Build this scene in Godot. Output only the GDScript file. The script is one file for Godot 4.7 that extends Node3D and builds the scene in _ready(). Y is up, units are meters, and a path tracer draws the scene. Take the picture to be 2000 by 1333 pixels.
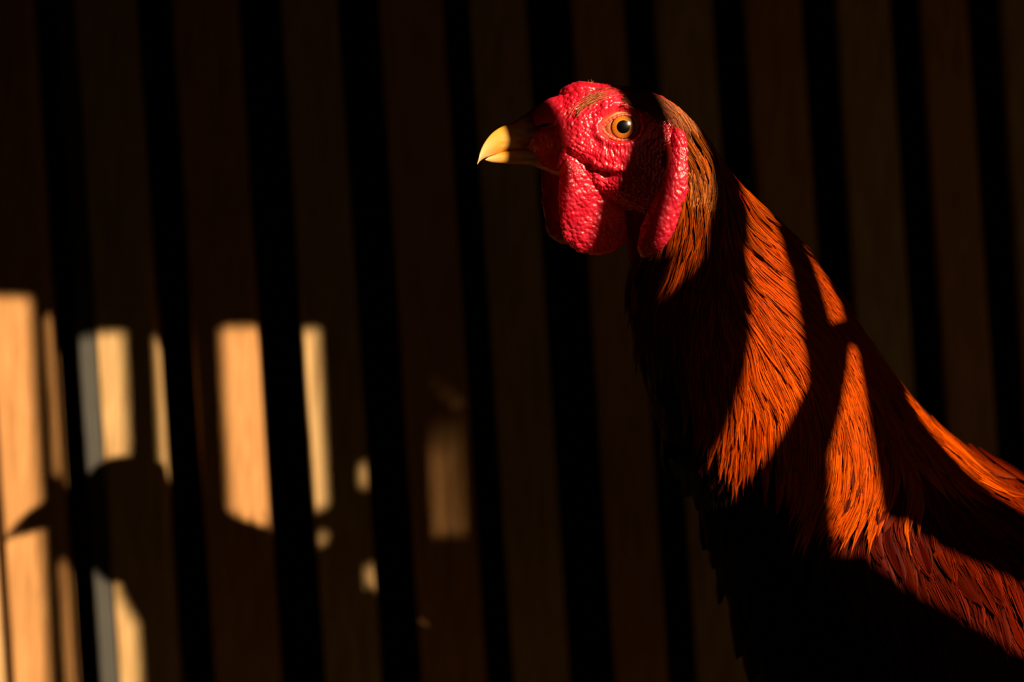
extends Node3D
# A gamecock in a dark slatted coop; low sun comes in between the boards of the front wall.
# Lengths: 1 m = 4700 picture units at the bird's own middle plane (z = 0), which W() converts.

const U := 4700.0
const SUN_A := 0.7408     # how far the sun's rays go left per metre of depth
const SUN_B := 0.5106     # ... and down
const FENCE_Z := -0.34
const GATE_Z := 0.45

var M := {}
var rng := RandomNumberGenerator.new()

# ------------------------------------------------------------------ geometry helpers
class Geo:
	var v := PackedVector3Array()
	var n := PackedVector3Array()
	var c := PackedColorArray()
	var u := PackedVector2Array()
	var i := PackedInt32Array()
	func tri(a: int, b: int, d: int) -> void:
		var fn := (v[d] - v[a]).cross(v[b] - v[a])
		if fn.dot(n[a] + n[b] + n[d]) >= 0.0:
			i.append(a); i.append(b); i.append(d)
		else:
			i.append(a); i.append(d); i.append(b)
	func put(p: Vector3, nn: Vector3, col := Color.WHITE, uv := Vector2.ZERO) -> int:
		v.append(p); n.append(nn); c.append(col); u.append(uv)
		return v.size() - 1
	func add_to(m: ArrayMesh) -> void:
		var a := []
		a.resize(Mesh.ARRAY_MAX)
		a[Mesh.ARRAY_VERTEX] = v; a[Mesh.ARRAY_NORMAL] = n; a[Mesh.ARRAY_COLOR] = c; a[Mesh.ARRAY_TEX_UV] = u; a[Mesh.ARRAY_INDEX] = i
		m.add_surface_from_arrays(Mesh.PRIMITIVE_TRIANGLES, a)
	func mesh() -> ArrayMesh:
		var m := ArrayMesh.new()
		add_to(m)
		return m

func W(px: float, py: float, z: float, ref := 0.0) -> Vector3:
	return Vector3((px - 1000.0) / U * (1.0 - ref), (666.5 - py) / U * (1.0 - ref), z)

func tab(xs: Array, ys: Array, x: float) -> float:
	var k := 0
	var last: int = xs.size() - 1
	if x <= xs[0]: return ys[0]
	if x >= xs[last]: return ys[last]
	while xs[k + 1] < x: k += 1
	var x0: float = xs[k]
	var x1: float = xs[k + 1]
	var y0: float = ys[k]
	var y1: float = ys[k + 1]
	var h := x1 - x0
	var m0: float = (y1 - ys[k - 1]) / (x1 - xs[k - 1]) if k > 0 else (y1 - y0) / h
	var m1: float = (ys[k + 2] - y0) / (xs[k + 2] - x0) if k + 2 <= last else (y1 - y0) / h
	var t := (x - x0) / h
	var t2 := t * t
	var t3 := t2 * t
	return (2 * t3 - 3 * t2 + 1) * y0 + (t3 - 2 * t2 + t) * h * m0 + (-2 * t3 + 3 * t2) * y1 + (t3 - t2) * h * m1

func tag(o: Node, label: String, category := "", kind := "", group := "") -> void:
	if label: o.set_meta("label", label)
	if category: o.set_meta("category", category)
	if kind: o.set_meta("kind", kind)
	if group: o.set_meta("group", group)

func part(called: String, m: Mesh, mat: Material, parent: Node) -> MeshInstance3D:
	var o := MeshInstance3D.new()
	o.name = called
	o.mesh = m
	if mat: o.material_override = mat
	parent.add_child(o, true)
	return o

# A grid of points (rows x cols, columns closed or not) with smooth normals
func grid(g: Geo, pts: PackedVector3Array, rows: int, cols: int, closed: bool, outward: Vector3, cols_color: PackedColorArray = PackedColorArray()) -> void:
	var base := g.v.size()
	var nn := grid_normals(pts, rows, cols, closed, outward)
	for k in pts.size():
		g.put(pts[k], nn[k], cols_color[k] if cols_color.size() else Color.WHITE, Vector2(float(k % cols) / cols, float(k / cols) / rows))
	for r in rows - 1:
		for q in (cols if closed else cols - 1):
			var a := base + r * cols + q
			var b := base + r * cols + (q + 1) % cols
			g.tri(a, b, a + cols)
			g.tri(b, b + cols, a + cols)

func grid_normals(pts: PackedVector3Array, rows: int, cols: int, closed: bool, outward: Vector3) -> PackedVector3Array:
	var nn := PackedVector3Array()
	nn.resize(pts.size())
	var s := 0.0
	for r in rows:
		var mid := Vector3.ZERO
		for q in cols: mid += pts[r * cols + q]
		mid /= cols
		for q in cols:
			var ql := (q - 1 + cols) % cols if closed else maxi(q - 1, 0)
			var qr := (q + 1) % cols if closed else mini(q + 1, cols - 1)
			var du := pts[mini(r + 1, rows - 1) * cols + q] - pts[maxi(r - 1, 0) * cols + q]
			var dv := pts[r * cols + qr] - pts[r * cols + ql]
			var x := du.cross(dv)
			nn[r * cols + q] = x.normalized() if x.length_squared() > 1e-24 else outward
			s += nn[r * cols + q].dot((pts[r * cols + q] - mid) if outward == Vector3.ZERO else outward)
	if s < 0:
		for k in nn.size(): nn[k] = -nn[k]
	return nn

# A flat outline (in metres, x and y) given depth, its front edges chamfered
func prism(out: PackedVector2Array, z0: float, z1: float, ch: float) -> ArrayMesh:
	var g := Geo.new()
	if Geometry2D.is_polygon_clockwise(out): out.reverse()
	var ins := PackedVector2Array()
	var m := out.size()
	for k in m:
		var a := (out[k] - out[(k - 1 + m) % m]).normalized()
		var b := (out[(k + 1) % m] - out[k]).normalized()
		var na := Vector2(-a.y, a.x)
		var nb := Vector2(-b.y, b.x)
		var bis := (na + nb)
		ins.append(out[k] + bis * (ch / maxf(0.3, 1.0 + na.dot(nb))))
	var levels := [[ins, z0], [out, z0 + ch], [out, z1 - ch], [ins, z1]]
	for l in 3:
		for k in m:
			var k2 := (k + 1) % m
			var p := [levels[l][0][k], levels[l][0][k2], levels[l + 1][0][k2], levels[l + 1][0][k]]
			var zz := [levels[l][1], levels[l][1], levels[l + 1][1], levels[l + 1][1]]
			var q := []
			for e in 4: q.append(Vector3(p[e].x, p[e].y, zz[e]))
			var fn: Vector3 = (q[1] - q[0]).cross(q[3] - q[0]).normalized()
			var id := []
			for e in 4: id.append(g.put(q[e], fn, Color.WHITE, Vector2(q[e].x, q[e].y)))
			g.tri(id[0], id[1], id[2])
			g.tri(id[0], id[2], id[3])
	var t := Geometry2D.triangulate_polygon(ins)
	for side in 2:
		var ids := []
		for k in m: ids.append(g.put(Vector3(ins[k].x, ins[k].y, z1 if side else z0), Vector3(0, 0, 1 if side else -1), Color.WHITE, ins[k]))
		for k in range(0, t.size(), 3): g.tri(ids[t[k]], ids[t[k + 1]], ids[t[k + 2]])
	return g.mesh()

func box(called: String, lo: Vector3, hi: Vector3, mat: Material, parent: Node) -> MeshInstance3D:
	var b := BoxMesh.new()
	b.size = hi - lo
	var o := part(called, b, mat, parent)
	o.position = (lo + hi) / 2
	return o

# ------------------------------------------------------------------ materials
func noise_tex(freq: float, octaves: int, seed_: int, w: int, h: int, ramp: Array, stretch := 1.0, kind := FastNoiseLite.TYPE_SIMPLEX_SMOOTH) -> NoiseTexture2D:
	var f := FastNoiseLite.new()
	f.seed = seed_
	f.noise_type = kind
	f.frequency = freq
	f.fractal_octaves = octaves
	var t := NoiseTexture2D.new()
	t.width = w
	t.height = h
	t.seamless = true
	t.noise = f
	if ramp.size():
		var gr := Gradient.new()
		gr.colors = PackedColorArray(ramp)
		var off := PackedFloat32Array()
		for k in ramp.size(): off.append(float(k) / (ramp.size() - 1))
		gr.offsets = off
		t.color_ramp = gr
	return t

func wood(name_: String, dark: Color, mid: Color, light: Color, seed_: int) -> StandardMaterial3D:
	var m := StandardMaterial3D.new()
	m.resource_name = name_
	m.albedo_texture = noise_tex(0.02, 5, seed_, 512, 512, [dark, mid, light, mid, light])
	m.uv1_triplanar = true
	m.uv1_world_triplanar = true
	m.uv1_scale = Vector3(14, 1.1, 14)
	m.roughness = 0.75
	m.metallic_specular = 0.25
	m.heightmap_enabled = true
	m.heightmap_texture = noise_tex(0.03, 4, seed_ + 7, 512, 512, [])
	m.heightmap_scale = 0.06
	return m

func flat(name_: String, col: Color, rough: float, spec := 0.5) -> StandardMaterial3D:
	var m := StandardMaterial3D.new()
	m.resource_name = name_
	m.albedo_color = col
	m.roughness = rough
	m.metallic_specular = spec
	return m

func tinted(name_: String, rough: float, spec := 0.5) -> StandardMaterial3D:
	var m := flat(name_, Color.WHITE, rough, spec)
	m.vertex_color_use_as_albedo = true
	return m

func feather_texture() -> ImageTexture:
	var im := Image.create(128, 512, false, Image.FORMAT_RGB8)
	var f := FastNoiseLite.new()
	f.seed = 5
	f.frequency = 1.0
	f.fractal_octaves = 2
	for x in 128:
		var a := absf(x / 127.0 - 0.5)
		for y in 512:
			var v := y / 511.0
			var q := a * 15.0 - v * 6.0
			var k := 0.88 + 0.34 * f.get_noise_2d(q * 1.6 + (40.0 if x < 64 else 0.0), v * 1.2) + 0.16 * f.get_noise_2d(q * 5.0, v * 2.5 + 30)
			if a < 0.02: k += 0.12
			k = clampf(k, 0.2, 1.0)
			im.set_pixel(x, y, Color(k, k, k))
	return ImageTexture.create_from_image(im)

func make_materials() -> void:
	M.slat = wood("slat wood", Color(0.60, 0.45, 0.27), Color(0.72, 0.57, 0.38), Color(0.82, 0.67, 0.46), 11)
	M.slat_red = wood("redder slat wood", Color(0.60, 0.41, 0.23), Color(0.72, 0.51, 0.31), Color(0.82, 0.60, 0.38), 17)
	M.board = wood("weathered board", Color(0.24, 0.17, 0.11), Color(0.33, 0.25, 0.17), Color(0.42, 0.32, 0.22), 31)
	M.shell = flat("dark boarding", Color(0.13, 0.10, 0.08), 0.95, 0.1)
	M.void = flat("dark backing felt", Color(0.07, 0.075, 0.08), 0.95, 0.1)
	M.post = flat("grey weathered post", Color(0.31, 0.30, 0.28), 0.85, 0.3)
	M.post.heightmap_enabled = true
	M.post.uv1_triplanar = true
	M.post.uv1_scale = Vector3(60, 6, 60)
	M.post.heightmap_texture = noise_tex(0.03, 3, 3, 256, 256, [])
	M.post.heightmap_scale = 0.05
	M.earth = flat("dry straw-strewn earth", Color(0.46, 0.41, 0.25), 0.95, 0.1)
	M.skin = tinted("bare red skin", 0.40, 0.7)
	M.skin.subsurf_scatter_enabled = true
	M.skin.subsurf_scatter_strength = 0.05
	M.under = tinted("down under the feathers", 0.8, 0.2)
	M.beak = tinted("beak horn", 0.34, 0.5)
	M.feather = tinted("hackle feather", 0.5, 0.12)
	M.feather.albedo_texture = feather_texture()
	M.feather.backlight_enabled = true
	M.feather.backlight = Color(0.25, 0.25, 0.25)
	M.hair = tinted("fine feather strands", 0.45, 0.2)
	M.nape = tinted("short down of the nape", 0.9, 0.05)
	M.flap = tinted("wattle skin", 0.40, 0.7)
	M.flap.subsurf_scatter_enabled = true
	M.flap.subsurf_scatter_strength = 0.15
	M.flap.backlight_enabled = true
	M.flap.backlight = Color(0.75, 0.08, 0.08)
	M.eye_white = flat("eye membrane", Color(0.90, 0.66, 0.44), 0.25, 0.5)
	M.iris = tinted("iris", 0.22, 0.7)
	M.pupil = flat("pupil", Color(0.008, 0.008, 0.009), 0.22, 0.8)
	M.scale = flat("leg scales", Color(0.72, 0.55, 0.22), 0.5)
	M.claw = flat("claw horn", Color(0.30, 0.24, 0.16), 0.4)

# ------------------------------------------------------------------ the coop
func slat_outline(l: float, r: float, slope: float, y0: float, y1: float, scale: float) -> PackedVector2Array:
	# edges given at picture height 530
	var p := PackedVector2Array()
	for e in [[l, y0], [r, y0], [r, y1], [l, y1]]:
		p.append(Vector2((e[0] + slope * (e[1] - 530.0) - 1000.0) / scale, (666.5 - e[1]) / scale))
	return p

func build_coop() -> void:
	var k := U / (1.0 - FENCE_Z)
	var top := 666.5 - 0.60 * k
	var bot := 666.5 + 0.55 * k
	var back := box("wall_back", Vector3(-0.78, -0.58, -0.50), Vector3(1.2, 0.64, -0.47), M.void, self)
	tag(back, "dark backing of the coop behind the row of wooden slats", "", "structure")
	var fence := Node3D.new()
	fence.name = "slat_fence"
	fence.position = Vector3(0, -0.55, FENCE_Z)
	add_child(fence, true)
	tag(fence, "out-of-focus fence of upright brown wooden slats behind the rooster, striped by sunlight", "fence")
	var edges := [-1450, -1330, -1230, -1115, -1015, -905, -800, -690, -590, -472, -375, -258, -165, -50, -26, 93, 178, 295, 368, 494, 582, 690, 772, 897, 950, 1060, 1150, 1252, 1312, 1425, 1490, 1600, 1668, 1772, 1835, 1925, 1990, 2092, 2160, 2268, 2335, 2440, 2510, 2615, 2690, 2795, 2865, 2970, 3050, 3160, 3240, 3350, 3430, 3540, 3620, 3730, 3810, 3920]
	for e in range(0, edges.size(), 2):
		var sl := 0.066 + 0.002 * sin(e * 1.7)
		var o := part("slat", prism(slat_outline(edges[e], edges[e + 1], sl, top, bot, k), -0.018, 0.0, 0.0012), M.slat if e % 4 == 0 else M.slat_red, fence)
		o.position = Vector3(0, 0.55, 0)
	for y in [0.5, -0.46]:
		box("rail", Vector3(-0.77, y - 0.025, -0.045), Vector3(1.19, y + 0.025, -0.018), M.board, fence).position += Vector3(0, 0.55, 0)
	var grey := part("grey_slat", prism(slat_outline(141, 177, 0.066, top, bot, k), -0.020, -0.002, 0.001), M.post, fence)
	grey.position = Vector3(0, 0.55, 0)
	tag(grey, "narrow weathered grey slat")

	for s in [
		["floor", Vector3(-0.8, -0.6, -0.5), Vector3(1.2, -0.55, 1.35), M.earth, "dark earth floor of the coop under the rooster"],
		["ceiling", Vector3(-0.8, 0.60, -0.53), Vector3(1.23, 0.64, 0.47), M.shell, "dark boarded ceiling over the rooster's pen"],
		["ceiling_aisle", Vector3(-0.8, 0.60, 0.47), Vector3(0.2, 0.64, 1.35), M.shell, "dark boarded ceiling over the aisle in front of the pen"],
		["wall_left", Vector3(-0.83, -0.6, -0.53), Vector3(-0.78, 0.64, 1.38), M.shell, "dark boarded wall left of the pen"],
		["wall_right", Vector3(1.2, -0.6, -0.53), Vector3(1.25, 0.64, 0.47), M.shell, "dark boarded wall right of the pen"],
		["wall_aisle", Vector3(0.15, -0.6, 0.465), Vector3(0.18, 0.64, 1.35), M.shell, "dark boarded side wall of the aisle"],
		["wall_end", Vector3(-0.8, -0.6, 1.35), Vector3(0.2, 0.64, 1.38), M.shell, "dark boarded wall at the end of the aisle"],
	]:
		tag(box(s[0], s[1], s[2], s[3], self), s[4], "", "structure")
	var gr := box("ground", Vector3(0.18, -0.66, 0.47), Vector3(12, -0.6, 12), M.earth, self)
	tag(gr, "sunlit bare earth outside the coop", "", "structure")

	# The front wall: upright boards with open joints, through which the sun shines. Worked out on the fence, where its stripes fall.
	var front := Node3D.new()
	front.name = "wall_front"
	add_child(front, true)
	front.position = Vector3(0.65, -0.55, GATE_Z)
	tag(front, "front wall of upright boards with open joints where the sun comes in", "", "structure")
	for poly in gate_boards():
		var pts := PackedVector2Array()
		for e in poly:
			var fx: float = (e.x - 1000.0) / k + SUN_A * (GATE_Z - FENCE_Z)
			var fy: float = (666.5 - e.y) / k + SUN_B * (GATE_Z - FENCE_Z)
			pts.append(Vector2(clampf(fx, 0.12, 1.24), clampf(fy, -0.58, 0.62)) - Vector2(0.65, -0.55))
		part("board", prism(pts, -0.0015, 0.0015, 0.0004), M.board, front)

func gate_boards() -> Array:
	# openings, in the picture's own units on the fence plane: upright joints [left, right at height 800, slope, top left, top right, bottom left, bottom right]
	var holes := []
	for e in [
		[-60, 69, 0.05, 578, 582, 2500, 2500],
		[103, 117, 0.06, 612, 618, 925, 930],
		[103, 117, 0.06, 1090, 1100, 2500, 2500],
		[312, 358, 0.05, 656, 655, 935, 935],
		[440, 524, 0.05, 640, 640, 1490, 1335],
		[583, 628, 0.05, 645, 645, 1000, 990],
		[606, 622, 0.05, 1050, 1040, 1068, 1056],
		[583, 628, 0.05, 1100, 1100, 1235, 1215],
		[699, 715, 0.06, 905, 905, 950, 950],
		[699, 715, 0.06, 1105, 1105, 1165, 1165],
	]:
		holes.append(PackedVector2Array([Vector2(e[0] + e[2] * (e[3] - 800), e[3]), Vector2(e[1] + e[2] * (e[4] - 800), e[4]), Vector2(e[1] + e[2] * (e[6] - 800), e[6]), Vector2(e[0] + e[2] * (e[5] - 800), e[5])]))
	holes.append(PackedVector2Array([Vector2(309, 930), Vector2(365, 930), Vector2(376, 1168), Vector2(342, 1215), Vector2(336, 1165), Vector2(296, 1155), Vector2(294, 1130), Vector2(302, 1060)]))
	holes.append(PackedVector2Array([Vector2(145, 668), Vector2(170, 654), Vector2(240, 650), Vector2(250, 860), Vector2(248, 890), Vector2(246, 990), Vector2(235, 1060), Vector2(230, 1150), Vector2(238, 1170), Vector2(268, 1222), Vector2(283, 1500), Vector2(198, 1500)]))
	holes.append(PackedVector2Array([Vector2(468, 1245), Vector2(485, 1245), Vector2(485, 1490), Vector2(438, 1500), Vector2(432, 1440), Vector2(447, 1345)]))
	# broken-out gaps to the right, and the open foot of the wall
	for x in [846, 868, 890]:
		holes.append(PackedVector2Array([Vector2(x + 1, 700), Vector2(x + 5, 700), Vector2(x + 7, 900), Vector2(x + 15, 1052), Vector2(x + 7, 1045), Vector2(x, 900)]))
	holes.append(PackedVector2Array([Vector2(640, 1262), Vector2(660, 1262), Vector2(672, 1585), Vector2(600, 1585), Vector2(590, 1530), Vector2(586, 1440)]))
	holes.append(PackedVector2Array([Vector2(757, 1180), Vector2(820, 1222), Vector2(880, 1285), Vector2(935, 1350), Vector2(1060, 1510), Vector2(1030, 1575), Vector2(950, 1560), Vector2(850, 1450), Vector2(785, 1350)]))
	holes.append(PackedVector2Array([Vector2(625, 1520), Vector2(700, 1530), Vector2(862, 1660), Vector2(930, 1800), Vector2(787, 1760), Vector2(690, 1650), Vector2(630, 1575)]))
	holes.append(PackedVector2Array([Vector2(-700, 2480), Vector2(3300, 2480), Vector2(3300, 3050), Vector2(-700, 3050)]))
	var out := []
	var y0 := -150.0
	var y1 := 4030.0
	var seams := [-570, -430, -280, -140, 5, 110, 205, 330, 482, 605, 707, 848, 869, 890, 1000, 1120, 1250, 1390, 1530, 1680, 1830, 1980, 2130, 2280, 2430, 2580, 2730, 2880, 3030, 3120]
	for k in seams.size() - 1:
		var a: float = seams[k] + 1.5
		var b: float = seams[k + 1]
		var rest := [PackedVector2Array([Vector2(a + 0.05 * (y0 - 800), y0), Vector2(b + 0.05 * (y0 - 800), y0), Vector2(b + 0.05 * (y1 - 800), y1), Vector2(a + 0.05 * (y1 - 800), y1)])]
		for h in holes:
			var next := []
			for r in rest: next.append_array(Geometry2D.clip_polygons(r, h))
			rest = next
		for r in rest:
			if r.size() > 2: out.append(r)
	return out

# ------------------------------------------------------------------ the rooster: neck and torso
const SPINE := [
	# x, y, half height across the run, middle depth (m), half depth (m)
	[1270, 270, 60, 0.000, 0.012],
	[1300, 330, 92, 0.000, 0.016],
	[1330, 410, 122, -0.008, 0.018],
	[1372, 500, 152, -0.020, 0.021],
	[1416, 605, 192, -0.027, 0.026],
	[1490, 745, 222, -0.034, 0.032],
	[1575, 880, 240, -0.044, 0.038],
	[1690, 1060, 296, -0.055, 0.050],
	[1840, 1250, 385, -0.060, 0.064],
	[2040, 1440, 440, -0.050, 0.075],
	[2320, 1620, 420, -0.050, 0.075],
	[2620, 1760, 300, -0.050, 0.058],
	[2830, 1830, 150, -0.050, 0.034],
	[2930, 1860, 60, -0.050, 0.016],
]
var sp := []         # finely sampled spine: [x, y, r, zc, rz]
var zmap := PackedFloat32Array()
const ZX0 := 1100.0
const ZY0 := 120.0
const ZC := 12.0
const ZNX := 170
const ZNY := 190

func sample_spine(n: int) -> void:
	var ks := []
	var col := [[], [], [], [], []]
	for e in SPINE.size():
		ks.append(float(e))
		for q in 5: col[q].append(float(SPINE[e][q]))
	for e in n:
		var t: float = float(e) / (n - 1) * (SPINE.size() - 1)
		var row := []
		for q in 5: row.append(tab(ks, col[q], t))
		sp.append(row)

func build_zmap() -> void:
	zmap.resize(ZNX * ZNY)
	var m := sp.size()
	var ax := PackedFloat32Array()
	var ay := PackedFloat32Array()
	var ar := PackedFloat32Array()
	var az := PackedFloat32Array()
	var ad := PackedFloat32Array()
	for e in m:
		ax.append(sp[e][0]); ay.append(sp[e][1]); ar.append(sp[e][2]); az.append(sp[e][3]); ad.append(sp[e][4])
	for j in ZNY:
		for q in ZNX:
			var x := ZX0 + q * ZC
			var y := ZY0 + j * ZC
			var best := -1.0
			var edge := 1e9
			var ez := 0.0
			for e in m:
				var d2 := (x - ax[e]) * (x - ax[e]) + (y - ay[e]) * (y - ay[e])
				var r2 := ar[e] * ar[e]
				if d2 < r2:
					best = maxf(best, az[e] + ad[e] * sqrt(1.0 - d2 / r2))
				elif best < -0.5:
					var o := sqrt(d2) - ar[e]
					if o < edge:
						edge = o
						ez = az[e]
			zmap[j * ZNX + q] = best if best > -0.5 else ez - 0.00032 * edge

func zs(x: float, y: float) -> float:
	var fx := clampf((x - ZX0) / ZC, 0.0, ZNX - 1.01)
	var fy := clampf((y - ZY0) / ZC, 0.0, ZNY - 1.01)
	var a := int(fx)
	var b := int(fy)
	fx -= a
	fy -= b
	var k := b * ZNX + a
	return lerpf(lerpf(zmap[k], zmap[k + 1], fx), lerpf(zmap[k + ZNX], zmap[k + ZNX + 1], fx), fy)

func zmid(x: float, y: float) -> float:
	var best := 1e9
	var z := 0.0
	for e in range(0, sp.size(), 4):
		var d: float = Vector2(x - sp[e][0], y - sp[e][1]).length() / sp[e][2]
		if d < best:
			best = d
			z = sp[e][3]
	return z

func inside(x: float, y: float, grow := 0.0) -> bool:
	for e in range(0, sp.size(), 3):
		var dx: float = x - sp[e][0]
		var dy: float = y - sp[e][1]
		var r: float = sp[e][2] + grow
		if dx * dx + dy * dy < r * r: return true
	return false

# tube round a line of [x, y, r, z, rz], with its ends closed
func sweep(rows_in: Array, nu: int, nv: int, ref := 0.0) -> PackedVector3Array:
	var ks := []
	var col := [[], [], [], [], []]
	for e in rows_in.size():
		ks.append(float(e))
		for q in 5: col[q].append(float(rows_in[e][q]))
	var pts := PackedVector3Array()
	for a in nu:
		var t: float = float(a) / (nu - 1) * (rows_in.size() - 1)
		var f := []
		for q in 5: f.append(tab(ks, col[q], t))
		var t0 := maxf(t - 0.05, 0.0)
		var t1 := minf(t + 0.05, rows_in.size() - 1.0)
		var tg := Vector2(tab(ks, col[0], t1) - tab(ks, col[0], t0), tab(ks, col[1], t1) - tab(ks, col[1], t0)).normalized()
		var side := Vector2(-tg.y, tg.x)
		for b in nv:
			var an := TAU * b / nv
			var o: Vector2 = side * (f[2] * cos(an))
			pts.append(W(f[0] + o.x, f[1] + o.y, f[3] + f[4] * sin(an), ref))
	return pts

# ------------------------------------------------------------------ feathers
const FLOW := [
	[1310, 215, 48], [1345, 290, 62], [1372, 360, 80], [1385, 440, 90], [1310, 480, 106], [1290, 560, 108], [1350, 560, 98],
	[1450, 350, 50], [1490, 450, 45], [1500, 540, 42], [1530, 620, 48], [1480, 620, 58], [1430, 720, 84], [1500, 740, 62], [1410, 850, 96], [1480, 860, 86],
	[1560, 470, 52], [1600, 550, 56], [1640, 620, 58], [1660, 720, 66], [1650, 820, 80], [1660, 920, 94], [1640, 985, 118], [1710, 985, 108],
	[1750, 780, 58], [1830, 880, 50], [1950, 980, 36], [1740, 1080, 72], [1850, 1130, 68], [1950, 1200, 76], [1230, 600, 86], [1300, 760, 80],
	[1370, 950, 82], [1450, 1120, 80], [1700, 1250, 76], [2200, 1300, 30], [2500, 1700, 20], [1900, 1600, 50],
]
func flow(x: float, y: float) -> float:
	var s := 0.0
	var w := 0.0
	for f in FLOW:
		var d: float = (x - f[0]) * (x - f[0]) + (y - f[1]) * (y - f[1]) + 400.0
		d = 1.0 / (d * d)
		s += f[2] * d
		w += d
	return deg_to_rad(s / w)

# one feather lying on the bird: x, y of its root, side (1 near, -1 far), length, half width, colours, shape
func feather(g: Geo, x: float, y: float, side: float, len_: float, wid: float, dark: Color, main: Color, rim: Color, lift0: float, lift1: float, strands: int, blunt: float, bend := 0.0) -> void:
	const N := 9
	var P := PackedVector3Array()
	var Q := PackedVector3Array()
	var px := x
	var py := y
	var zm := zmid(x, y)
	var jit := rng.randf_range(-0.10, 0.10)
	for k in N + 1:
		var t := float(k) / N
		var z := zs(px, py)
		var gx := (zs(px + 14, py) - zs(px - 14, py)) / 28.0 * U
		var gy := (zs(px, py + 14) - zs(px, py - 14)) / 28.0 * U
		var nn := Vector3(-gx, gy, 1.0).normalized()
		var p := W(px, py, z, -0.02) + nn * lerpf(lift0, lift1, t * t * 0.6 + t * 0.4)
		if side < 0.0:
			p.z = 2.0 * zm - p.z
			nn.z = -nn.z
		P.append(p)
		Q.append(nn)
		var an := flow(px, py) + jit + bend * t
		px += cos(an) * len_ / N
		py += sin(an) * len_ / N
	var roll := rng.randf_range(-0.30, 0.30)
	var tone := rng.randf_range(0.55, 1.18)
	var prev := -1
	var T := PackedVector3Array()
	var S := PackedVector3Array()
	for k in N + 1:
		var tg := (P[mini(k + 1, N)] - P[maxi(k - 1, 0)]).normalized()
		var nn := (Q[k] - tg * Q[k].dot(tg)).normalized().rotated(tg, roll)
		Q[k] = nn
		T.append(tg)
		S.append(tg.cross(nn))
	for k in N + 1:
		var t := float(k) / N
		var w := feather_width(t, blunt) * wid / U
		var first := g.v.size()
		for e in 5:
			var a := (e - 2) / 2.0
			var h := 0.14 - 0.34 * a * a
			var nn := (Q[k] + S[k] * (0.55 * a)).normalized()
			var col := dark.lerp(main, clampf(t * 2.6, 0.0, 1.0)).lerp(rim, absf(a) * clampf(t * 1.6 - 0.1, 0.0, 1.0)) * tone
			col.a = 1.0
			g.put(P[k] + S[k] * (a * w) + Q[k] * (h * w), nn, col, Vector2(0.5 + a * 0.49, t))
		if prev >= 0:
			for e in 4:
				g.tri(prev + e, prev + e + 1, first + e)
				g.tri(prev + e + 1, first + e + 1, first + e)
		prev = first
	# loose barbs: slim blades that leave the vane and lie a little above it
	for b in strands:
		var t0 := rng.randf_range(0.12, 0.74)
		var t1 := minf(t0 + rng.randf_range(0.22, 0.42), 1.07)
		var a0 := rng.randf_range(-0.85, 0.85)
		var a1 := a0 * 1.15 + rng.randf_range(-0.22, 0.22)
		var hw := rng.randf_range(0.45, 1.25) / U
		var up := rng.randf_range(0.10, 0.34)
		var k1 := rng.randf_range(0.45, 1.5)
		var col := main.lerp(rim, rng.randf()) * k1
		col.a = 1.0
		var pv := -1
		for e in 5:
			var s := e / 4.0
			var t := lerpf(t0, t1, s)
			var f := minf(t, 1.0) * N
			var ki := mini(int(f), N - 1)
			var fr := f - ki
			var c0 := P[ki].lerp(P[ki + 1], fr)
			if t > 1.0: c0 += T[N] * (t - 1.0) * len_ / U
			var nn := Q[ki].lerp(Q[ki + 1], fr)
			var sd := S[ki].lerp(S[ki + 1], fr)
			var a := lerpf(a0, a1, s)
			var w := maxf(feather_width(minf(t, 1.0), blunt), 0.12) * wid / U
			var pp := c0 + sd * (a * w) + nn * ((0.14 - 0.34 * a * a + up * (0.4 + 0.6 * s)) * w + 0.00006)
			var ww := hw * (1.0 - 0.85 * s * s)
			var n1 := (nn + sd * 0.8).normalized()
			var n2 := (nn - sd * 0.8).normalized()
			var q1 := g.put(pp + sd * ww, n1, col, Vector2(0.6, 0.5))
			var q2 := g.put(pp - sd * ww, n2, col, Vector2(0.6, 0.5))
			if pv >= 0:
				g.tri(pv, q1, pv + 1)
				g.tri(q1, q2, pv + 1)
			pv = q1

func feather_width(t: float, blunt: float) -> float:
	var lance: float = tab([0.0, 0.2, 0.45, 0.7, 0.88, 1.0], [0.42, 0.82, 1.0, 0.78, 0.40, 0.02], t)
	var wide: float = tab([0.0, 0.2, 0.5, 0.75, 0.92, 1.0], [0.40, 0.80, 1.0, 0.98, 0.66, 0.05], t)
	return lerpf(lance, wide, blunt)

const HACKLES := [1270, 372, 1318, 300, 1330, 200, 1420, 260, 1640, 520, 1740, 690, 1790, 800, 1690, 850, 1600, 835, 1500, 765, 1410, 735, 1365, 690, 1320, 570, 1275, 500, 1255, 430]
func in_hackles(x: float, y: float) -> bool:
	var p := PackedVector2Array()
	for k in range(0, HACKLES.size(), 2): p.append(Vector2(HACKLES[k], HACKLES[k + 1]))
	return Geometry2D.is_point_in_polygon(Vector2(x, y), p)

func hackle_zone(x: float, y: float) -> float:
	# 1 at the head, 0 at the foot of the neck
	return clampf(1.0 - ((x - 1330.0) * 0.62 + (y - 250.0) * 0.78) / 560.0, 0.0, 1.0)

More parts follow.
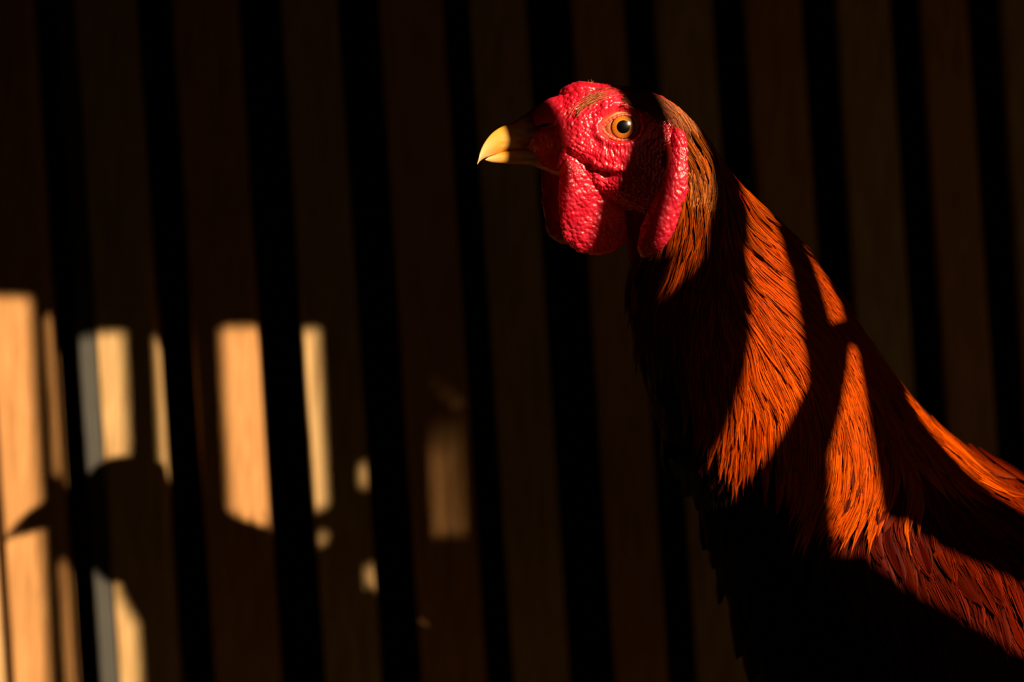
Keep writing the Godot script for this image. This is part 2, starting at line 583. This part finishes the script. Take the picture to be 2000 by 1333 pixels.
func build_plumage(bird: Node3D) -> void:
	var roots := []
	var mass := Geo.new()
	# hackles: rows of roots down the neck
	var st := 15.0
	var y := 200.0
	while y < 960.0:
		var x := 1180.0
		while x < 1800.0:
			var rx := x + rng.randf_range(-7, 7)
			var ry := y + rng.randf_range(-7, 7)
			if in_hackles(rx, ry) and inside(rx, ry, -8.0):
				roots.append([rx, ry])
			x += st
		y += st
	# those that catch the eye most (the middle of the lit neck) become feathers of their own
	roots.sort_custom(func(a, b): return a[1] + a[0] * 0.4 < b[1] + b[0] * 0.4)
	var singles := 0
	for r in roots:
		var zone := hackle_zone(r[0], r[1])
		var near_head := clampf((430.0 - r[1]) / 170.0, 0.0, 1.0)
		var len_ := lerpf(lerpf(185.0, 235.0, 1.0 - zone), 66.0, near_head) * rng.randf_range(0.85, 1.15)
		var wid := lerpf(14.5, 5.0, near_head) * rng.randf_range(0.8, 1.15)
		var gold := rng.randf()
		var redder := clampf((560.0 - r[1]) / 200.0, 0.0, 1.0) * (1.0 - near_head)
		var main := Color(0.60, 0.044, 0.001).lerp(Color(0.84, 0.098, 0.002), clampf(gold * 0.7 + (1.0 - zone) * 0.5 - 0.1, 0.0, 1.0))
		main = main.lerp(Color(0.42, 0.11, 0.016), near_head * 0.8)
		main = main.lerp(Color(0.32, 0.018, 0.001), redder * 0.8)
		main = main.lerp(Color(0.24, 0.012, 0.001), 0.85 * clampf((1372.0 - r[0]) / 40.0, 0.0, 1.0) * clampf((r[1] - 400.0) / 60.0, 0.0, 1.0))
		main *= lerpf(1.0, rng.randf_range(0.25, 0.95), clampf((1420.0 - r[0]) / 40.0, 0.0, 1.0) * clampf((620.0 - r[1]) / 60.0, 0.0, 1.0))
		var rim := main.lerp(Color(0.80, 0.20, 0.008), 0.22)
		var own: bool = singles < 295 and rng.randf() < 0.62 and r[0] > 1290
		var g := Geo.new() if own else mass
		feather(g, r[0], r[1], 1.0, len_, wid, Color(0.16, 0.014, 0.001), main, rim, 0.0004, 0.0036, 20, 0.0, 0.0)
		if own:
			part("hackle_feather", g.mesh(), M.feather, bird)
			singles += 1
		if rng.randf() < 0.35:
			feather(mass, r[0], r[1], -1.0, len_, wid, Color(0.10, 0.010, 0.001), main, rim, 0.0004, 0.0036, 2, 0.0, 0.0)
	tag(part("hackle_plumage", mass.mesh(), M.feather, bird), "", "", "stuff")
	# body: breast, back and wing coverts, darker and broader
	var coat := Geo.new()
	y = 470.0
	while y < 2150.0:
		var x := 1190.0
		while x < 2950.0:
			var rx := x + rng.randf_range(-11, 11)
			var ry := y + rng.randf_range(-11, 11)
			var near_frame := rx < 2050 and ry < 1380
			if inside(rx, ry, -20.0 if rx < 1500 else -12.0) and not (rx < 1310 and ry < 660) and (not in_hackles(rx, ry) or hackle_zone(rx, ry) < 0.2) and (near_frame or rng.randf() < 0.5):
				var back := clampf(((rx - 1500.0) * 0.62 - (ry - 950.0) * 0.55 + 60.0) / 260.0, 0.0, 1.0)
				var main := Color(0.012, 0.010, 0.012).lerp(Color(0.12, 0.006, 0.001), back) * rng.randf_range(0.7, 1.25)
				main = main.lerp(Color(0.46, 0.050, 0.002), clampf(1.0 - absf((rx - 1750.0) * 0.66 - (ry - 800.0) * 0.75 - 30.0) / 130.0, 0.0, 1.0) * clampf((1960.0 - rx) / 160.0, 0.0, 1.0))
				var rim := main.lerp(Color(0.30, 0.030, 0.003), back * 0.4)
				var chest := rx < 1640
				for s in [1.0, -1.0]:
					if s > 0 or rng.randf() < 0.4:
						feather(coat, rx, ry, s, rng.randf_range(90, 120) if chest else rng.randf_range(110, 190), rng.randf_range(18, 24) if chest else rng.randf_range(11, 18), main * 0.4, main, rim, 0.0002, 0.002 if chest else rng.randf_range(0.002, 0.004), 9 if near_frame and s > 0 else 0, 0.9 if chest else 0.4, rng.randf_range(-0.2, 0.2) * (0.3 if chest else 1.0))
			x += 25.0
		y += 25.0
	tag(part("body_plumage", coat.mesh(), M.feather, bird), "", "", "stuff")

# ------------------------------------------------------------------ head
const HX := [1022, 1040, 1070, 1110, 1150, 1200, 1250, 1300, 1340, 1380, 1420]
const HT := [228, 214, 196, 180, 170, 171, 178, 196, 226, 270, 330]
const HB := [318, 322, 336, 352, 372, 398, 420, 440, 450, 450, 440]
const HW_ := [20, 30, 40, 52, 62, 71, 75, 72, 66, 56, 40]

func lump(x: float, y: float, cx: float, cy: float, rx: float, ry: float) -> float:
	var d := ((x - cx) / rx) ** 2 + ((y - cy) / ry) ** 2
	return exp(-d)

func seg(x: float, y: float, x0: float, y0: float, x1: float, y1: float, w: float) -> float:
	var d := Vector2(x1 - x0, y1 - y0)
	var t := clampf(((x - x0) * d.x + (y - y0) * d.y) / d.length_squared(), 0.0, 1.0)
	var q := Vector2(x - x0 - d.x * t, y - y0 - d.y * t).length() / w
	return exp(-q * q)

var cell := FastNoiseLite.new()
var soft := FastNoiseLite.new()

func pebble(x: float, y: float, z: float, size: float) -> float:
	# rounded grains of about that size
	cell.frequency = 1.0 / size
	var d := cell.get_noise_3d(x, y, z) + 1.0
	return 1.0 - minf(d * d * 1.6, 1.0)

func head_relief(x: float, y: float, z: float) -> float:
	# mm outward; the face stands nearer than the middle plane that x and y are measured on
	var near := 1.0 - absf(z) / U
	x = 1000.0 + (x - 1000.0) / near
	y = 666.5 + (y - 666.5) / near
	var d := 0.0
	var e := sqrt(((x - 1213.0) / 37.0) ** 2 + ((y - 249.0) / 27.0) ** 2)
	d += 1.5 * exp(-((e - 1.30) / 0.24) ** 2)
	var open_ := clampf((1.12 - e) / 0.22, 0.0, 1.0)
	d -= 3.4 * open_ * open_ * (3.0 - 2.0 * open_)
	d += 2.0 * (seg(x, y, 1140, 232, 1190, 203, 20) + seg(x, y, 1190, 203, 1250, 205, 20)) * 0.8
	d -= 1.1 * (seg(x, y, 1160, 240, 1205, 217, 6) + seg(x, y, 1205, 217, 1245, 220, 6))
	d += 1.6 * lump(x, y, 1195, 302, 55, 22)
	d -= 1.5 * (seg(x, y, 1112, 300, 1150, 326, 7) + seg(x, y, 1150, 326, 1185, 342, 7) + seg(x, y, 1185, 342, 1230, 340, 9))
	d += 1.3 * seg(x, y, 1165, 322, 1215, 334, 9)
	d += 1.0 * lump(x, y, 1135, 270, 26, 40)
	d -= 1.2 * seg(x, y, 1048, 250, 1082, 244, 6)
	d += 1.6 * lump(x, y, 1145, 186, 34, 18)
	var away := clampf((e - 1.0) / 0.09, 0.0, 1.0)
	var below := lump(x, y, 1205, 292, 60, 24)
	var grain := lerpf(pebble(x, y, z, 7.4), pebble(x * 1.5, y * 0.62, z, 7.0), below)
	var front := lump(x, y, 1128, 285, 34, 46)
	grain = lerpf(grain, pebble(x * 0.75 + y * 0.45, y * 1.25 - x * 0.35, z, 7.4), front)
	var sm := clampf((x - 1075.0) / 40.0, 0.25, 1.0)
	d += (0.66 * grain + 0.24 * pebble(x + 300, y, z, 3.8)) * away * sm
	d += 0.5 * soft.get_noise_3d(x, y, z)
	return d

func build_body(bird: Node3D) -> void:
	var m := ArrayMesh.new()
	# bare head
	var rows := 330
	var cols := 400
	var pts := PackedVector3Array()
	var ref := PackedVector3Array()
	for a in rows:
		var u := float(a) / (rows - 1)
		var x := lerpf(1022.0, 1400.0, u)
		var t := tab(HX, HT, x)
		var b := tab(HX, HB, x)
		var w := tab(HX, HW_, x)
		if a == 0: w *= 0.2
		var c := (t + b) / 2.0
		var h := (b - t) / 2.0 * (0.3 if a == 0 else 1.0)
		for q in cols:
			var an := TAU * q / cols
			var cs := cos(an)
			var sn := sin(an)
			var zz := signf(cs) * pow(absf(cs), 0.86) * w
			var yy := c + signf(sn) * pow(absf(sn), 0.9) * h
			# the crown is narrower than the jaw
			zz *= lerpf(0.80, 1.0, clampf((yy - t) / (b - t) * 1.8, 0.0, 1.0))
			pts.append(W(x, yy, zz / U))
			ref.append(Vector3(x, yy, zz))
	var nn := grid_normals(pts, rows, cols, true, Vector3.ZERO)
	var col := PackedColorArray()
	for k in pts.size():
		var r := ref[k]
		var d := head_relief(r.x, r.y, r.z)
		pts[k] += nn[k] * (d * 0.001 * clampf((1385.0 - r.x) / 60.0, 0.0, 1.0))
		r.x = 1000.0 + (r.x - 1000.0) / (1.0 - absf(r.z) / U)
		r.y = 666.5 + (r.y - 666.5) / (1.0 - absf(r.z) / U)
		var e := sqrt(((r.x - 1213.0) / 37.0) ** 2 + ((r.y - 249.0) / 27.0) ** 2)
		var red := Color(0.72, 0.004, 0.024).lerp(Color(0.90, 0.022, 0.052), clampf(soft.get_noise_3d(r.x * 0.7, r.y * 0.7, r.z) + 0.4, 0.0, 1.0))
		red = red.lerp(Color(0.74, 0.13, 0.06), 0.7 * clampf((1.13 - e) / 0.10, 0.0, 1.0))
		red = red.lerp(Color(0.88, 0.52, 0.30), clampf((1.02 - e) / 0.06, 0.0, 1.0) * clampf((1204.0 - r.x) / 10.0, 0.0, 1.0))
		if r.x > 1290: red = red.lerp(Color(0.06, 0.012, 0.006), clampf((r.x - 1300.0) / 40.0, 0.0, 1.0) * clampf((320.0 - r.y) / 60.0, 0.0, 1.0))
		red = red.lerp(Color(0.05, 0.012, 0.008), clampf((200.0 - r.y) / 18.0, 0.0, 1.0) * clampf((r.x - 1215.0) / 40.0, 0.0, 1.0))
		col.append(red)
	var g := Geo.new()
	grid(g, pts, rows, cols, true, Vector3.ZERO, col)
	var rear := Geo.new()
	rear.v = g.v; rear.n = g.n; rear.c = g.c; rear.u = g.u
	var cut := 247 * cols * 6
	rear.i = g.i.slice(cut)
	g.i = g.i.slice(0, cut)
	g.add_to(m)
	m.surface_set_material(0, M.skin)
	rear.add_to(m)
	m.surface_set_material(1, M.nape)
	# neck and torso
	pts = sweep(SPINE, 150, 64, -0.02)
	col = PackedColorArray()
	for k in pts.size():
		var t := float(k / 64) / 150.0
		var red := Color(0.30, 0.008, 0.008).lerp(Color(0.035, 0.006, 0.003), clampf((t - 0.17) / 0.1, 0.0, 1.0))
		col.append(red)
	g = Geo.new()
	grid(g, pts, 150, 64, true, Vector3.ZERO, col)
	g.add_to(m)
	m.surface_set_material(2, M.under)
	part("body", m, null, bird)

func flap(called: String, rows_in: Array, nu: int, nv: int, grain: float, c0: Color, c1: Color, bird: Node3D) -> MeshInstance3D:
	var pts := sweep(rows_in, nu, nv, rows_in[3][3])
	var nn := grid_normals(pts, nu, nv, true, Vector3.ZERO)
	var col := PackedColorArray()
	for k in pts.size():
		var p := pts[k] * U
		var d := 0.5 * pebble(p.x + p.y * 0.3, p.y * 0.9, p.z, grain) + 0.25 * pebble(p.x, p.y, p.z + 90, grain * 0.5) + 0.6 * soft.get_noise_3d(p.x, p.y, p.z)
		var rim := float(k / nv) / nu
		d *= clampf(minf(rim, 1.0 - rim) * 12.0, 0.0, 1.0)
		pts[k] += nn[k] * d * 0.001
		col.append(c0.lerp(c1, clampf(soft.get_noise_3d(p.x * 0.8, p.y * 0.8, p.z) + 0.45, 0.0, 1.0)))
	var g := Geo.new()
	grid(g, pts, nu, nv, true, Vector3.ZERO, col)
	return part(called, g.mesh(), M.flap, bird)

func build_head_parts(bird: Node3D) -> void:
	var r0 := Color(0.74, 0.004, 0.028)
	var r1 := Color(0.92, 0.025, 0.060)
	# wattles and ear lobe: rows of [x, y, half width, depth, half thickness]
	flap("wattle", [[1106, 314, 3, 0.0095, 0.001], [1114, 342, 22, 0.0085, 0.003], [1136, 385, 47, 0.0040, 0.0042], [1156, 425, 62, -0.0010, 0.0046], [1167, 458, 60, -0.0030, 0.0044], [1172, 483, 41, -0.0040, 0.0034], [1174, 498, 3, -0.0045, 0.001]], 180, 200, 8.0, r0, r1, bird)
	flap("wattle", [[1071, 315, 3, -0.011, 0.001], [1080, 340, 24, -0.012, 0.003], [1102, 380, 46, -0.015, 0.0040], [1120, 415, 58, -0.017, 0.0044], [1132, 445, 56, -0.018, 0.0042], [1138, 468, 38, -0.0185, 0.0034], [1140, 484, 3, -0.019, 0.001]], 90, 90, 8.0, r0, r1, bird)
	flap("ear_lobe", [[1318, 248, 3, 0.0125, 0.001], [1327, 272, 14, 0.0130, 0.0028], [1326, 318, 22, 0.0132, 0.0038], [1318, 365, 29, 0.0126, 0.0044], [1302, 412, 32, 0.0108, 0.0044], [1281, 455, 29, 0.0086, 0.0040], [1264, 486, 17, 0.0070, 0.0032], [1256, 502, 3, 0.0060, 0.001]], 170, 170, 8.5, r0, r1, bird)
	flap("comb", [[1092, 190, 4, 0.0, 0.002], [1112, 180, 12, 0.0, 0.006], [1140, 177, 15, 0.0, 0.008], [1172, 182, 12, 0.0, 0.006], [1192, 190, 3, 0.0, 0.002]], 70, 80, 9.0, r0, r1, bird)

	# beak: upper half hooked over the lower one
	build_beak("upper_beak", [1070, 1045, 1020, 1000, 980, 962, 948, 939, 934], [205, 216, 228, 243, 252, 266, 285, 305, 326], [284, 290, 293, 296, 302, 309, 316, 323, 330], [30, 29, 27, 24, 21, 17, 12, 7, 1.5], bird)
	build_beak("lower_beak", [1070, 1045, 1020, 1000, 980, 965, 955, 949], [284, 289, 292, 295, 301, 308, 313, 318], [330, 324, 323, 323, 323, 323, 322, 320], [28, 26, 23, 20, 16, 12, 8, 2], bird)

	# eye
	var c := W(1217.5, 248, 0.0066, 0.0145)
	var eye := part("eye", eyeball(c, 0.0088, 0.0, PI * 0.5, Color.WHITE, Color.WHITE), M.eye_white, bird)
	part("iris", eyeball(c, 0.00892, 0.0, 0.60, Color(0.80, 0.30, 0.03), Color(0.62, 0.17, 0.012)), M.iris, eye)
	part("pupil", eyeball(c, 0.00900, 0.0, 0.303, Color.WHITE, Color.WHITE), M.pupil, eye)
	# beaded lids
	var lid := Geo.new()
	var lidline := [[1176, 249], [1183, 241], [1193, 233], [1206, 226.5], [1220, 223.5], [1233, 226], [1243, 233], [1249, 244], [1249, 256], [1242, 266], [1231, 272.5], [1217, 274.5], [1203, 272], [1191, 266], [1182, 258]]
	var m := lidline.size()
	var count := 74
	for k in count:
		var f: float = float(k) / count * m
		var i := int(f)
		var a: Array = lidline[i % m]
		var b: Array = lidline[(i + 1) % m]
		var lx := lerpf(a[0], b[0], f - i)
		var ly := lerpf(a[1], b[1], f - i)
		var dx := lx - 1214.0
		var dy := ly - 248.5
		var zz := 0.0140 - 0.0000011 * (dx * dx) * 0.9
		for ring in 1:
			var grow := 1.0 + 0.075 * ring
			ball(lid, W(1214.0 + dx * grow, 248.5 + dy * grow, zz - 0.0001 * ring, 0.0145), (3.3 + 0.4 * sin(k * 2.2)) / U, Color(0.78, 0.10, 0.05).lerp(Color(0.66, 0.02, 0.02), ring * 0.6))
	part("eyelid", lid.mesh(), M.skin, bird)
	# nostril
	var ns := Geo.new()
	for k in 9:
		ball(ns, W(1050.0 + k * 3.4, 251.0 - k * 0.7, 0.0066 + k * 0.00012), 3.4 / U * (1.0 - absf(k - 4.0) / 6.5), Color(0.02, 0.004, 0.003))
	part("nostril", ns.mesh(), M.under, bird)
	# bristles over the brow and crown
	var hair := Geo.new()
	for k in 34:
		var t := rng.randf()
		var x0 := lerpf(1112, 1172, t) + rng.randf_range(-10, 10)
		var y0 := lerpf(236, 184, t) + rng.randf_range(-16, 12)
		var x1 := x0 + rng.randf_range(30, 80)
		var y1 := lerpf(190, 164, t) + rng.randf_range(-4, 14)
		strand(hair, [Vector2(x0, y0), Vector2(lerpf(x0, x1, 0.35), lerpf(y0, y1, 0.75)), Vector2(x1, y1)], rng.randf_range(0.4, 0.95), Color(0.34, 0.12, 0.04) * rng.randf_range(0.08, 1.7), 1.0)
	for k in 26:
		var x0 := rng.randf_range(1104, 1160)
		var y0 := tab(HX, HT, x0) + 4
		strand(hair, [Vector2(x0, y0), Vector2(x0 + rng.randf_range(-6, 4), y0 - rng.randf_range(5, 12)), Vector2(x0 + rng.randf_range(-6, 12), y0 - rng.randf_range(9, 19))], rng.randf_range(0.4, 0.8), Color(0.45, 0.17, 0.06) * rng.randf_range(0.5, 1.4), -60.0)
	for k in 300:
		var t := rng.randf()
		var x0 := lerpf(1215, 1345, t) + rng.randf_range(-10, 10)
		var y0 := tab(HX, HT, x0) + rng.randf_range(-2, 42)
		var an := lerpf(0.15, 0.95, t) + rng.randf_range(-0.2, 0.2)
		var ln := rng.randf_range(26, 52)
		strand(hair, [Vector2(x0, y0), Vector2(x0 + cos(an) * ln * 0.5, y0 + sin(an) * ln * 0.5 - 1.0), Vector2(x0 + cos(an + 0.2) * ln, y0 + sin(an + 0.2) * ln)], rng.randf_range(0.8, 1.8), Color(0.16, 0.035, 0.010) * rng.randf_range(0.4, 1.5), 2.0)
	for k in 620:
		var x0 := rng.randf_range(1292, 1398)
		var y0 := rng.randf_range(tab(HX, HT, x0) - 2, 395)
		if x0 < 1338 and y0 > 225: continue
		var an := lerpf(0.85, 1.45, clampf((y0 - 200.0) / 190.0, 0.0, 1.0)) + rng.randf_range(-0.18, 0.18)
		var ln := rng.randf_range(38, 80)
		strand(hair, [Vector2(x0, y0), Vector2(x0 + cos(an - 0.1) * ln * 0.5, y0 + sin(an - 0.1) * ln * 0.5), Vector2(x0 + cos(an + 0.15) * ln, y0 + sin(an + 0.15) * ln)], rng.randf_range(1.0, 2.4), Color(0.30, 0.075, 0.010) * rng.randf_range(0.3, 1.7), 3.0)
	part("crown_feather", hair.mesh(), M.hair, bird)

func head_z(x: float, y: float) -> float:
	var t := tab(HX, HT, x)
	var b := tab(HX, HB, x)
	var s := clampf((y - (t + b) / 2) / ((b - t) / 2), -1.0, 1.0)
	return tab(HX, HW_, x) * pow(sqrt(maxf(0.0, 1.0 - s * s)), 0.86) * lerpf(0.80, 1.0, clampf((y - t) / (b - t) * 1.8, 0.0, 1.0))

func strand(g: Geo, p: Array, hw: float, col: Color, up: float) -> void:
	col.a = 1.0
	var pv := -1
	for k in 7:
		var t := k / 6.0
		var q: Vector2 = p[0].lerp(p[1], t).lerp(p[1].lerp(p[2], t), t)
		var d: Vector2 = (p[1] - p[0]).lerp(p[2] - p[1], t).normalized()
		var hz := head_z(q.x, q.y)
		var z := (hz + (up if up > 0 else 0.0) + 4.0 * t) / U + maxf(head_relief(q.x, q.y, hz), 0.0) * 0.001 + 0.0011
		var s := Vector2(-d.y, d.x) * hw * (1.0 - 0.8 * t)
		var a := g.put(W(q.x + s.x, q.y + s.y, z), Vector3(s.x, -s.y, hw * 1.2).normalized(), col)
		var b := g.put(W(q.x - s.x, q.y - s.y, z), Vector3(-s.x, s.y, hw * 1.2).normalized(), col)
		if pv >= 0:
			g.tri(pv, a, pv + 1)
			g.tri(a, b, pv + 1)
		pv = a

func ball(g: Geo, c: Vector3, r: float, col: Color) -> void:
	var first := g.v.size()
	for a in 6:
		var th := PI * a / 5.0
		for b in 8:
			var ph := TAU * b / 8.0
			var d := Vector3(sin(th) * cos(ph), cos(th), sin(th) * sin(ph))
			g.put(c + d * r, d, col)
	for a in 5:
		for b in 8:
			var i0 := first + a * 8 + b
			var i1 := first + a * 8 + (b + 1) % 8
			g.tri(i0, i1, i0 + 8)
			g.tri(i1, i1 + 8, i0 + 8)

func eyeball(c: Vector3, r: float, from: float, to: float, c0: Color, c1: Color) -> ArrayMesh:
	var g := Geo.new()
	var nr := 40
	for a in nr + 1:
		var s := float(a) / nr
		var th := lerpf(from, to, s)
		for b in 72:
			var ph := TAU * b / 72.0
			var d := Vector3(sin(th) * cos(ph), sin(th) * sin(ph), cos(th))
			var col := c0.lerp(c1, s)
			if c0 != c1:
				col = col * (0.92 + 0.16 * sin(ph * 23.0) * s)
				if s > 0.86: col = col.lerp(Color(0.05, 0.012, 0.004), clampf((s - 0.86) / 0.07, 0.0, 1.0))
			g.put(c + d * r, d, Color(col.r, col.g, col.b))
	for a in nr:
		for b in 72:
			var i0 := a * 72 + b
			var i1 := a * 72 + (b + 1) % 72
			g.tri(i0, i1, i0 + 72)
			g.tri(i1, i1 + 72, i0 + 72)
	return g.mesh()

func build_beak(called: String, xs: Array, top: Array, bot: Array, wid: Array, bird: Node3D) -> void:
	var ks := []
	for k in xs.size(): ks.append(float(k))
	var nu := 90
	var nv := 72
	var pts := PackedVector3Array()
	var col := PackedColorArray()
	var lower := called.begins_with("lower")
	for a in nu:
		var t: float = float(a) / (nu - 1) * (xs.size() - 1)
		var x := tab(ks, xs, t)
		var y0 := tab(ks, top, t)
		var y1 := tab(ks, bot, t)
		var w := tab(ks, wid, t)
		var yaw := 0.00018 * (1070.0 - x) * (1070.0 - x) / 140.0   # the tip comes a little nearer
		for b in nv:
			var an := TAU * b / nv
			var cs := cos(an)
			var sn := sin(an)
			var yy := (y0 + y1) / 2 + sn * (y1 - y0) / 2
			var zz := signf(cs) * pow(absf(cs), 0.9) * w
			if not lower: zz *= lerpf(0.55, 1.0, clampf((yy - y0) / maxf(y1 - y0, 1.0) * 1.5, 0.0, 1.0))
			else: zz *= lerpf(1.0, 0.7, clampf((yy - y0) / maxf(y1 - y0, 1.0), 0.0, 1.0))
			pts.append(W(x, yy, zz / U + yaw))
			var s := clampf((x - 935.0) / 110.0, 0.0, 1.0)
			var cc := Color(0.70, 0.46, 0.17).lerp(Color(0.64, 0.26, 0.012), clampf(s * 2.2, 0.0, 1.0))
			var ridge := 1.0 - clampf((yy - y0) / maxf(y1 - y0, 1.0) * 2.4, 0.0, 1.0)
			cc = cc.lerp(Color(0.74, 0.50, 0.20), 0.6 * clampf(soft.get_noise_2d(x * 0.5 + yy * 0.9, yy * 1.6 - x * 0.2) + 0.35, 0.0, 1.0) * (1.0 - ridge))
			if not lower: cc = cc.lerp(Color(0.70, 0.31, 0.010), 0.75 * ridge * clampf(s * 4.0, 0.0, 1.0))
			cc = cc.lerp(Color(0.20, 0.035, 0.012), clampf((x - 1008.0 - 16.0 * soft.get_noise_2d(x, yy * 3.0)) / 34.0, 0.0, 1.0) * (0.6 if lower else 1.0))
			col.append(cc)
	var g := Geo.new()
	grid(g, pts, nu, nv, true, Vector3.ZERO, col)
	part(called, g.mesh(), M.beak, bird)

# ------------------------------------------------------------------ tail, legs (below and right of the frame)
func tube(g: Geo, line: Array, nv: int, col := Color.WHITE) -> void:
	# line of [Vector3, radius]
	var pts := PackedVector3Array()
	for a in line.size():
		var tg: Vector3 = (line[mini(a + 1, line.size() - 1)][0] - line[maxi(a - 1, 0)][0]).normalized()
		var s := tg.cross(Vector3(0.21, 0.13, 0.97)).normalized()
		var q := tg.cross(s)
		for b in nv:
			var an := TAU * b / nv
			pts.append(line[a][0] + (s * cos(an) + q * sin(an)) * line[a][1])
	var cc := PackedColorArray()
	cc.resize(pts.size())
	cc.fill(col)
	grid(g, pts, line.size(), nv, true, Vector3.ZERO, cc)

func build_legs(bird: Node3D) -> void:
	for s in [1.0, -1.0]:
		var z: float = -0.05 + 0.035 * s
		var hip := W(2180, 1760, z)
		var knee := W(2080, 2090, z + 0.01 * s)
		var hock := W(2330, 2420, z + 0.01 * s)
		var foot := Vector3(W(2180, 0, 0).x, -0.541, z + 0.012 * s)
		var thigh := Geo.new()
		tube(thigh, [[hip + Vector3(0, 0.02, 0), 0.012], [hip, 0.042], [hip.lerp(knee, 0.5), 0.038], [knee, 0.027], [knee.lerp(hock, 0.5), 0.019], [hock.lerp(knee, 0.1), 0.010], [hock, 0.003]], 20, Color(0.02, 0.008, 0.006))
		var leg := part("thigh", thigh.mesh(), M.under, bird)
		var sh := Geo.new()
		tube(sh, [[hock + Vector3(0, 0.008, 0), 0.003], [hock, 0.0095], [hock.lerp(foot, 0.3), 0.0075], [hock.lerp(foot, 0.75), 0.0072], [foot, 0.0085], [foot - Vector3(0, 0.006, 0), 0.003]], 16)
		for t in [[-0.075, 0.0], [-0.06, 0.035], [-0.06, -0.035], [0.035, 0.006]]:
			var e := foot + Vector3(t[0], -0.003, t[1])
			tube(sh, [[foot, 0.006], [foot.lerp(e, 0.35) + Vector3(0, 0.003, 0), 0.0068], [foot.lerp(e, 0.7), 0.0056], [e, 0.0035]], 12)
		part("shank", sh.mesh(), M.scale, bird)
		var cl := Geo.new()
		for t in [[-0.075, 0.0], [-0.06, 0.035], [-0.06, -0.035], [0.035, 0.006]]:
			var e := foot + Vector3(t[0], -0.003, t[1])
			var d := Vector3(t[0], 0, t[1]).normalized()
			tube(cl, [[e - d * 0.004, 0.0036], [e + d * 0.006 + Vector3(0, 0.001, 0), 0.0028], [e + d * 0.014 - Vector3(0, 0.005, 0), 0.0005]], 10)
		part("claw", cl.mesh(), M.claw, leg)
	for k in 12:
		var g := Geo.new()
		var s := (k - 5.5) / 5.5
		var line := []
		var a0 := W(2800, 1830, -0.05 + s * 0.012)
		for e in 9:
			var t := e / 8.0
			line.append(a0 + Vector3(0.26 * t, 0.05 * sin(t * 2.4) - 0.13 * t * t - absf(s) * 0.05 * t, s * 0.05 * t))
		var pv := -1
		for e in 9:
			var w: float = 0.016 * feather_width(e / 8.0, 0.6)
			var tg: Vector3 = (line[mini(e + 1, 8)] - line[maxi(e - 1, 0)]).normalized()
			var sd := tg.cross(Vector3(0, 0.25, 1)).normalized()
			var nn := tg.cross(sd)
			var a := g.put(line[e] + sd * w, nn, Color(0.012, 0.012, 0.014), Vector2(0, e / 8.0))
			g.put(line[e] + nn * w * 0.2, nn, Color(0.012, 0.012, 0.014), Vector2(0.5, e / 8.0))
			g.put(line[e] - sd * w, nn, Color(0.012, 0.012, 0.014), Vector2(1, e / 8.0))
			if pv >= 0:
				for q in 2:
					g.tri(pv + q, pv + q + 1, a + q)
					g.tri(pv + q + 1, a + q + 1, a + q)
			pv = a
		part("tail_feather", g.mesh(), M.feather, bird)

func build_rooster() -> void:
	var bird := Node3D.new()
	bird.name = "rooster"
	add_child(bird, true)
	tag(bird, "red-faced gamecock in profile with yellow beak, orange eye and rust-orange neck hackles, striped by sun", "rooster")
	sample_spine(150)
	build_zmap()
	build_body(bird)
	build_head_parts(bird)
	build_plumage(bird)
	build_legs(bird)
	# its foot is the origin: put the node at the ground and move the parts back
	var at := Vector3(W(2180, 0, 0).x, -0.55, -0.05)
	bird.position = at
	for o in bird.get_children():
		o.position -= at

func _ready() -> void:
	rng.seed = 71
	cell.noise_type = FastNoiseLite.TYPE_CELLULAR
	cell.cellular_return_type = FastNoiseLite.RETURN_DISTANCE
	cell.cellular_distance_function = FastNoiseLite.DISTANCE_EUCLIDEAN
	cell.fractal_type = FastNoiseLite.FRACTAL_NONE
	cell.seed = 9
	soft.noise_type = FastNoiseLite.TYPE_SIMPLEX_SMOOTH
	soft.frequency = 1.0 / 38.0
	soft.fractal_octaves = 2
	soft.seed = 4

	var cam := Camera3D.new()
	cam.name = "camera"
	cam.position = Vector3(0, 0, 1.0)
	cam.near = 0.05
	cam.far = 60.0
	add_child(cam)
	var lens := CameraAttributesPhysical.new()
	lens.frustum_focal_length = 85.0
	lens.exposure_aperture = 5.2
	lens.frustum_focus_distance = 0.985
	cam.attributes = lens
	cam.fov = rad_to_deg(2.0 * atan(666.5 / U))
	cam.current = true

	var env := Environment.new()
	env.background_mode = Environment.BG_SKY
	var sky := Sky.new()
	var sm := ProceduralSkyMaterial.new()
	sm.sky_top_color = Color(0.42, 0.50, 0.62)
	sm.sky_horizon_color = Color(0.85, 0.72, 0.58)
	sm.ground_bottom_color = Color(0.25, 0.20, 0.16)
	sm.ground_horizon_color = Color(0.6, 0.5, 0.4)
	sky.sky_material = sm
	env.sky = sky
	env.background_energy_multiplier = 0.5
	env.tonemap_mode = Environment.TONE_MAPPER_LINEAR
	env.tonemap_exposure = 1.0
	env.sdfgi_enabled = true
	env.ssao_enabled = true
	env.ssil_enabled = true
	var we := WorldEnvironment.new()
	we.name = "environment"
	we.environment = env
	add_child(we)

	var sun := DirectionalLight3D.new()
	sun.name = "sun"
	sun.light_color = Color(1.0, 0.78, 0.52).linear_to_srgb()
	sun.light_energy = 2.6
	sun.light_angular_distance = 0.42
	sun.shadow_enabled = true
	sun.sky_mode = DirectionalLight3D.SKY_MODE_LIGHT_ONLY
	add_child(sun)
	sun.look_at_from_position(Vector3(SUN_A, SUN_B, 1.0) * 3.0, Vector3.ZERO, Vector3.UP)

	make_materials()
	build_coop()
	build_rooster()
